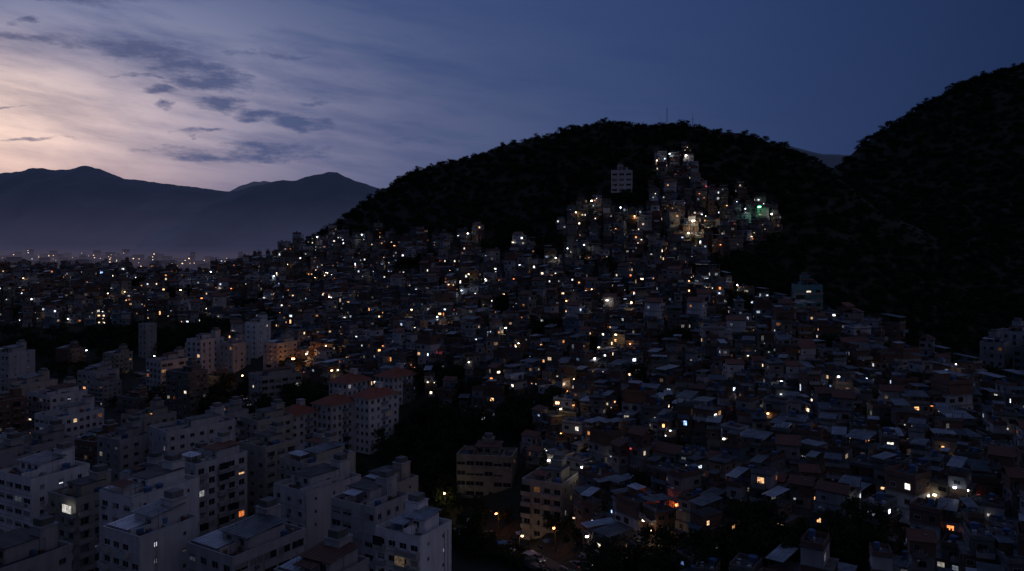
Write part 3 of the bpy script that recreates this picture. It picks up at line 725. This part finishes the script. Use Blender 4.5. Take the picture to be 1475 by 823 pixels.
# ---------------------------------------------------------------- cars
def car_mesh(col,name):
    m,t,b=newmat(name+'_paint'); b.inputs['Base Color'].default_value=tuple(col)+(1,); b.inputs['Roughness'].default_value=.3; b.inputs['Coat Weight'].default_value=.5
    gl,_,g=newmat('car_glass'); g.inputs['Base Color'].default_value=(.01,.01,.012,1); g.inputs['Roughness'].default_value=.1
    ty,_,g=newmat('tyre'); g.inputs['Base Color'].default_value=(.02,.02,.02,1)
    mats=[m,gl,ty,emat('tail_light',(1,.05,.02),1.),emat('head_light',(1,.95,.8),.4)]
    mb=MB()
    def loft(prof,ws,mat):
        n_=len(prof)
        for s in(-1,1): mb.quad([(s*w,y,z) for (y,z),w in zip(prof,ws)][::s],mat)
        for i in range(n_):
            j=(i+1)%n_; (y0,z0),(y1,z1)=prof[i],prof[j]; mb.quad([(-ws[i],y0,z0),(ws[i],y0,z0),(ws[j],y1,z1),(-ws[j],y1,z1)],mat)
    loft([(-2.1,.35),(-2.15,.65),(-1.95,.85),(-1.0,.95),(1.7,.98),(2.1,.9),(2.15,.4)],[.8,.82,.8,.82,.82,.8,.8],0)
    loft([(-1.0,.955),(-.35,1.42),(1.0,1.45),(1.75,.985)],[.76,.62,.62,.74],1)
    loft([(-.3,1.43),(.0,1.47),(.8,1.48),(1.0,1.455)],[.6,.58,.58,.6],0)
    for sx in(-1,1):
        for sy in(-1.35,1.3):
            b0=len(mb.v); n_=14
            for xx in(.62*sx,.86*sx):
                for i in range(n_): mb.v.append((xx,sy+.32*math.cos(i*6.283/n_),.32+.32*math.sin(i*6.283/n_)))
            for i in range(n_): j=(i+1)%n_; mb.f.append((b0+i,b0+j,b0+n_+j,b0+n_+i)); mb.m.append(2); mb.w.append(0)
            mb.f.append(tuple(b0+n_+i for i in range(n_))); mb.m.append(2); mb.w.append(0)
        mb.box(sx*.65-.13,sx*.65+.13,2.13,2.18,.65,.82,3); mb.box(sx*.6-.15,sx*.6+.15,-2.17,-2.1,.6,.76,4)
    return mb.mesh(name,mats)
CM=[car_mesh(c,'car') for c in((.3,.3,.31),(.05,.05,.06),(.12,.12,.14),(.2,.22,.25))]
random.seed(3)
for Q in(Q1,Q2,Q3):
    for i in range(3,len(Q)-2,3):
        if R()<.5: continue
        q=Q[i]; s=random.choice([-1,1]); o_=2.5*s
        obj('parked_car',random.choice(CM),(q[0]+q[3]*o_,q[1]+q[4]*o_,q[2]+.01),math.atan2(q[4],q[3])+(math.pi if s>0 else 0))
# market stalls beside the lit street
AW=[surf('stall_awning_blue',(.08,.14,.25),(.12,.2,.33),1),surf('stall_awning_white',(.35,.35,.36),(.5,.5,.5),1),surf('stall_awning_green',(.05,.18,.10),(.08,.25,.14),1)]
for i in range(4,34,3):
    q=Q1[min(i+5,len(Q1)-1)]; s=1 if i%2 else -1; mb=MB()
    for a in(-1.2,1.2):
        for c in(-1,1): mb.box(a-.04,a+.04,c-.04,c+.04,0,2.2,0)
    for k,(u,v) in enumerate([((-1.4,-1.2),(1.4,-1.2)),((1.4,-1.2),(1.4,1.2)),((1.4,1.2),(-1.4,1.2)),((-1.4,1.2),(-1.4,-1.2))]):
        mb.quad([(u[0],u[1],2.2),(v[0],v[1],2.2),(0,0,2.9)],1)
    mb.box(-1.1,1.1,-.8,.8,.7,.8,2); mb.box(-1,1,-.7,.7,0,.699,2)
    for k in range(6): mb.box(-1+k*.33,-.75+k*.33,-.6,.5,.801,1.0,3 if k%2 else 1)
    obj('market_stall',mb.mesh('market_stall',[IRON,random.choice(AW),MAT['concrete'],AW[2]]),(q[0]+q[3]*4.7*s,q[1]+q[4]*4.7*s,q[2]+.13),U(0,1))

# antenna masts on the ridge
for x,y,zt in((108,560,193),(125,556,186),(104,562,184)):
    z0=gz(x,y)-2; H=zt-z0; mb=MB()
    for a in(0,2.1,4.2):
        mb.box(.35*math.cos(a)-.05,.35*math.cos(a)+.05,.35*math.sin(a)-.05,.35*math.sin(a)+.05,0,H-2,'iron')
    for k in range(int(H/1.2)): mb.box(-.33,.33,-.04,.04,k*1.2,k*1.2+.06,'iron'); mb.box(-.04,.04,-.33,.33,k*1.2+.6,k*1.2+.66,'iron')
    mb.cyl(0,0,H-2,H+1.5,.08,.04,'iron',6); mb.box(-.8,.8,-.05,.05,H-3,H-2.9,'iron')
    obj('antenna_mast',mb.mesh('antenna_mast'),(x,y,z0))

# ---------------------------------------------------------------- dusk sky
w=bpy.data.worlds.new('World'); scene.world=w; w.use_nodes=True; nt=w.node_tree; nt.nodes.clear(); t=NT(nt)
out=t.n('ShaderNodeOutputWorld'); bg=t.n('ShaderNodeBackground')
d=t.n('ShaderNodeTexCoord').outputs['Generated']
sp=t.n('ShaderNodeSeparateXYZ'); t.put(sp.inputs[0],d)
dx,dy,dz=sp.outputs
az=t.m('ARCTAN2',dx,dy); el=t.m('ARCSINE',dz)
base=t.ramp(t.m('MULTIPLY_ADD',az,1/6.2832,.5),[(.0,(.045,.053,.095)),(.15,(.014,.024,.058)),(.32,(.04,.065,.16)),(.409,(.064,.098,.228)),(.452,(.058,.090,.215)),(.484,(.048,.078,.192)),(.52,(.033,.061,.162)),(.56,(.021,.041,.120)),(.59,(.013,.028,.086)),(.66,(.018,.028,.066)),(.80,(.098,.096,.150)),(.9,(.085,.086,.138)),(1,(.045,.053,.095))])
k=t.ramp(el,[(0,(1.15,1.02,.95)),(.12,(1.06,1.02,.99)),(.3,(.96,.97,.99)),(.45,(.9,.95,1.)),(.8,(1.1,1.1,1.08)),(1,(1.1,1.1,1.08))])
base=t.mix(1.,base,k,'MULTIPLY')
def gauss(a0,e0,sa,se):
    a=t.m('DIVIDE',t.m('SUBTRACT',az,a0),sa); e=t.m('DIVIDE',t.m('SUBTRACT',el,e0),se)
    s=t.m('ADD',t.m('MULTIPLY',a,a),t.m('MULTIPLY',e,e)); return t.m('EXPONENT',t.m('MULTIPLY',s,-1.))
def addc(c,f,col,nz=None):
    if nz is not None: f=t.m('MULTIPLY',f,nz)
    cc=t.comb(t.m('MULTIPLY',f,col[0]),t.m('MULTIPLY',f,col[1]),t.m('MULTIPLY',f,col[2]))
    return t.mix(1.,c,cc,'ADD')
vv=t.comb(t.m('MULTIPLY',az,3.),t.m('ADD',t.m('MULTIPLY',el,16.),t.m('MULTIPLY',az,2.0)),.7)
n1=t.noise(vv,1.7,7,.62); veil=t.m('MULTIPLY_ADD',n1,3.4,-.95,clamp=True)
vfull=t.m('MULTIPLY_ADD',n1,2.2,-.1)
c=addc(base,gauss(-.65,.13,.19,.066),(.60,.39,.19),vfull)
c=addc(c,gauss(-.62,.11,.30,.085),(.21,.145,.12),vfull)
c=addc(c,gauss(-.64,.050,.24,.045),(.26,.12,.03))
c=addc(c,gauss(-.40,.13,.20,.085),(.12,.095,.09),veil)
c=addc(c,gauss(-.48,.23,.26,.08),(.11,.105,.115),veil)
c=addc(c,gauss(-.12,.12,.28,.10),(.024,.021,.024),veil)
# cloud bodies
wob=t.n('ShaderNodeTexNoise'); t.put(wob.inputs['Vector'],t.comb(t.m('MULTIPLY',az,12.),t.m('MULTIPLY',el,30.),2.3)); wob.inputs['Scale'].default_value=1.6; wob.inputs['Detail'].default_value=5
ws=t.n('ShaderNodeSeparateColor'); t.put(ws.inputs[0],wob.outputs['Color'])
az2=t.m('ADD',az,t.m('MULTIPLY_ADD',ws.outputs[0],.08,-.04)); el2=t.m('ADD',el,t.m('MULTIPLY_ADD',ws.outputs[1],.030,-.015))
cn=t.noise(t.comb(t.m('MULTIPLY',az,14.),t.m('MULTIPLY',el,46.),5.),2.0,9,.7)
mx=None
for a0,e0,ra,re,ww in [(-.425,.209,.058,.014,1),(-.361,.183,.048,.014,1),(-.385,.197,.05,.010,.9),(-.405,.167,.020,.006,1),(-.345,.156,.035,.009,1),(-.300,.146,.04,.008,1),(-.255,.138,.032,.008,1),(-.409,.151,.012,.0045,.9),(-.331,.098,.12,.009,.75),
   (-.29,.107,.07,.010,.7),(-.368,.124,.028,.0035,.85),(-.54,.210,.07,.008,.75),(-.50,.257,.08,.010,.6),(-.54,.229,.016,.005,.9),(-.244,.166,.03,.004,.6),(-.54,.108,.05,.003,.6),(-.56,.138,.03,.003,.5),(-.12,.12,.10,.006,.3),(-.28,.215,.12,.006,.4),(-.44,.185,.05,.003,.6)]:
    a=t.m('DIVIDE',t.m('SUBTRACT',az2,a0),ra); e=t.m('DIVIDE',t.m('SUBTRACT',el2,e0),re)
    q=t.m('SUBTRACT',ww,t.m('ADD',t.m('MULTIPLY',a,a),t.m('MULTIPLY',e,e)))
    mx=q if mx is None else t.m('MAXIMUM',mx,q)
cm=t.m('MULTIPLY_ADD',t.m('ADD',mx,t.m('MULTIPLY_ADD',cn,3.6,-1.75)),1.0,.05,clamp=True)
cm=t.m('MULTIPLY',cm,t.m('MULTIPLY_ADD',mx,.8,1.0,clamp=True))
ccol=t.mix(t.m('MULTIPLY',gauss(-.62,.12,.2,.15),.3),(.060,.086,.195),(.3,.22,.24))
c=t.mix(t.m('MULTIPLY',cm,.9),c,ccol)
sky=t.n('ShaderNodeTexSky',sky_type='NISHITA'); sky.sun_disc=False; sky.sun_elevation=math.radians(-4); sky.sun_rotation=math.radians(-36)
c=t.mix(1.,c,t.mix(1.,sky.outputs[0],(.01,.01,.01),'MULTIPLY'),'ADD')
t.put(bg.inputs[0],c); bg.inputs[1].default_value=1.0
nt.links.new(bg.outputs[0],out.inputs[0])
sun=bpy.data.lights.new('sun','SUN'); sun.energy=.02; sun.angle=math.radians(25); sun.color=(1,.72,.6)
so=bpy.data.objects.new('sun',sun); COL.objects.link(so)
so.rotation_euler=Vector((math.sin(.6),-math.cos(.6),-.12)).to_track_quat('-Z','Y').to_euler()

cam=bpy.data.cameras.new('camera'); cam.lens=28.26; cam.sensor_width=36; cam.shift_y=-.045; cam.clip_start=1; cam.clip_end=60000
co=bpy.data.objects.new('camera',cam); co.location=(0,0,100); co.rotation_euler=(math.radians(90),0,0); COL.objects.link(co); scene.camera=co
print('objects',len(bpy.data.objects))
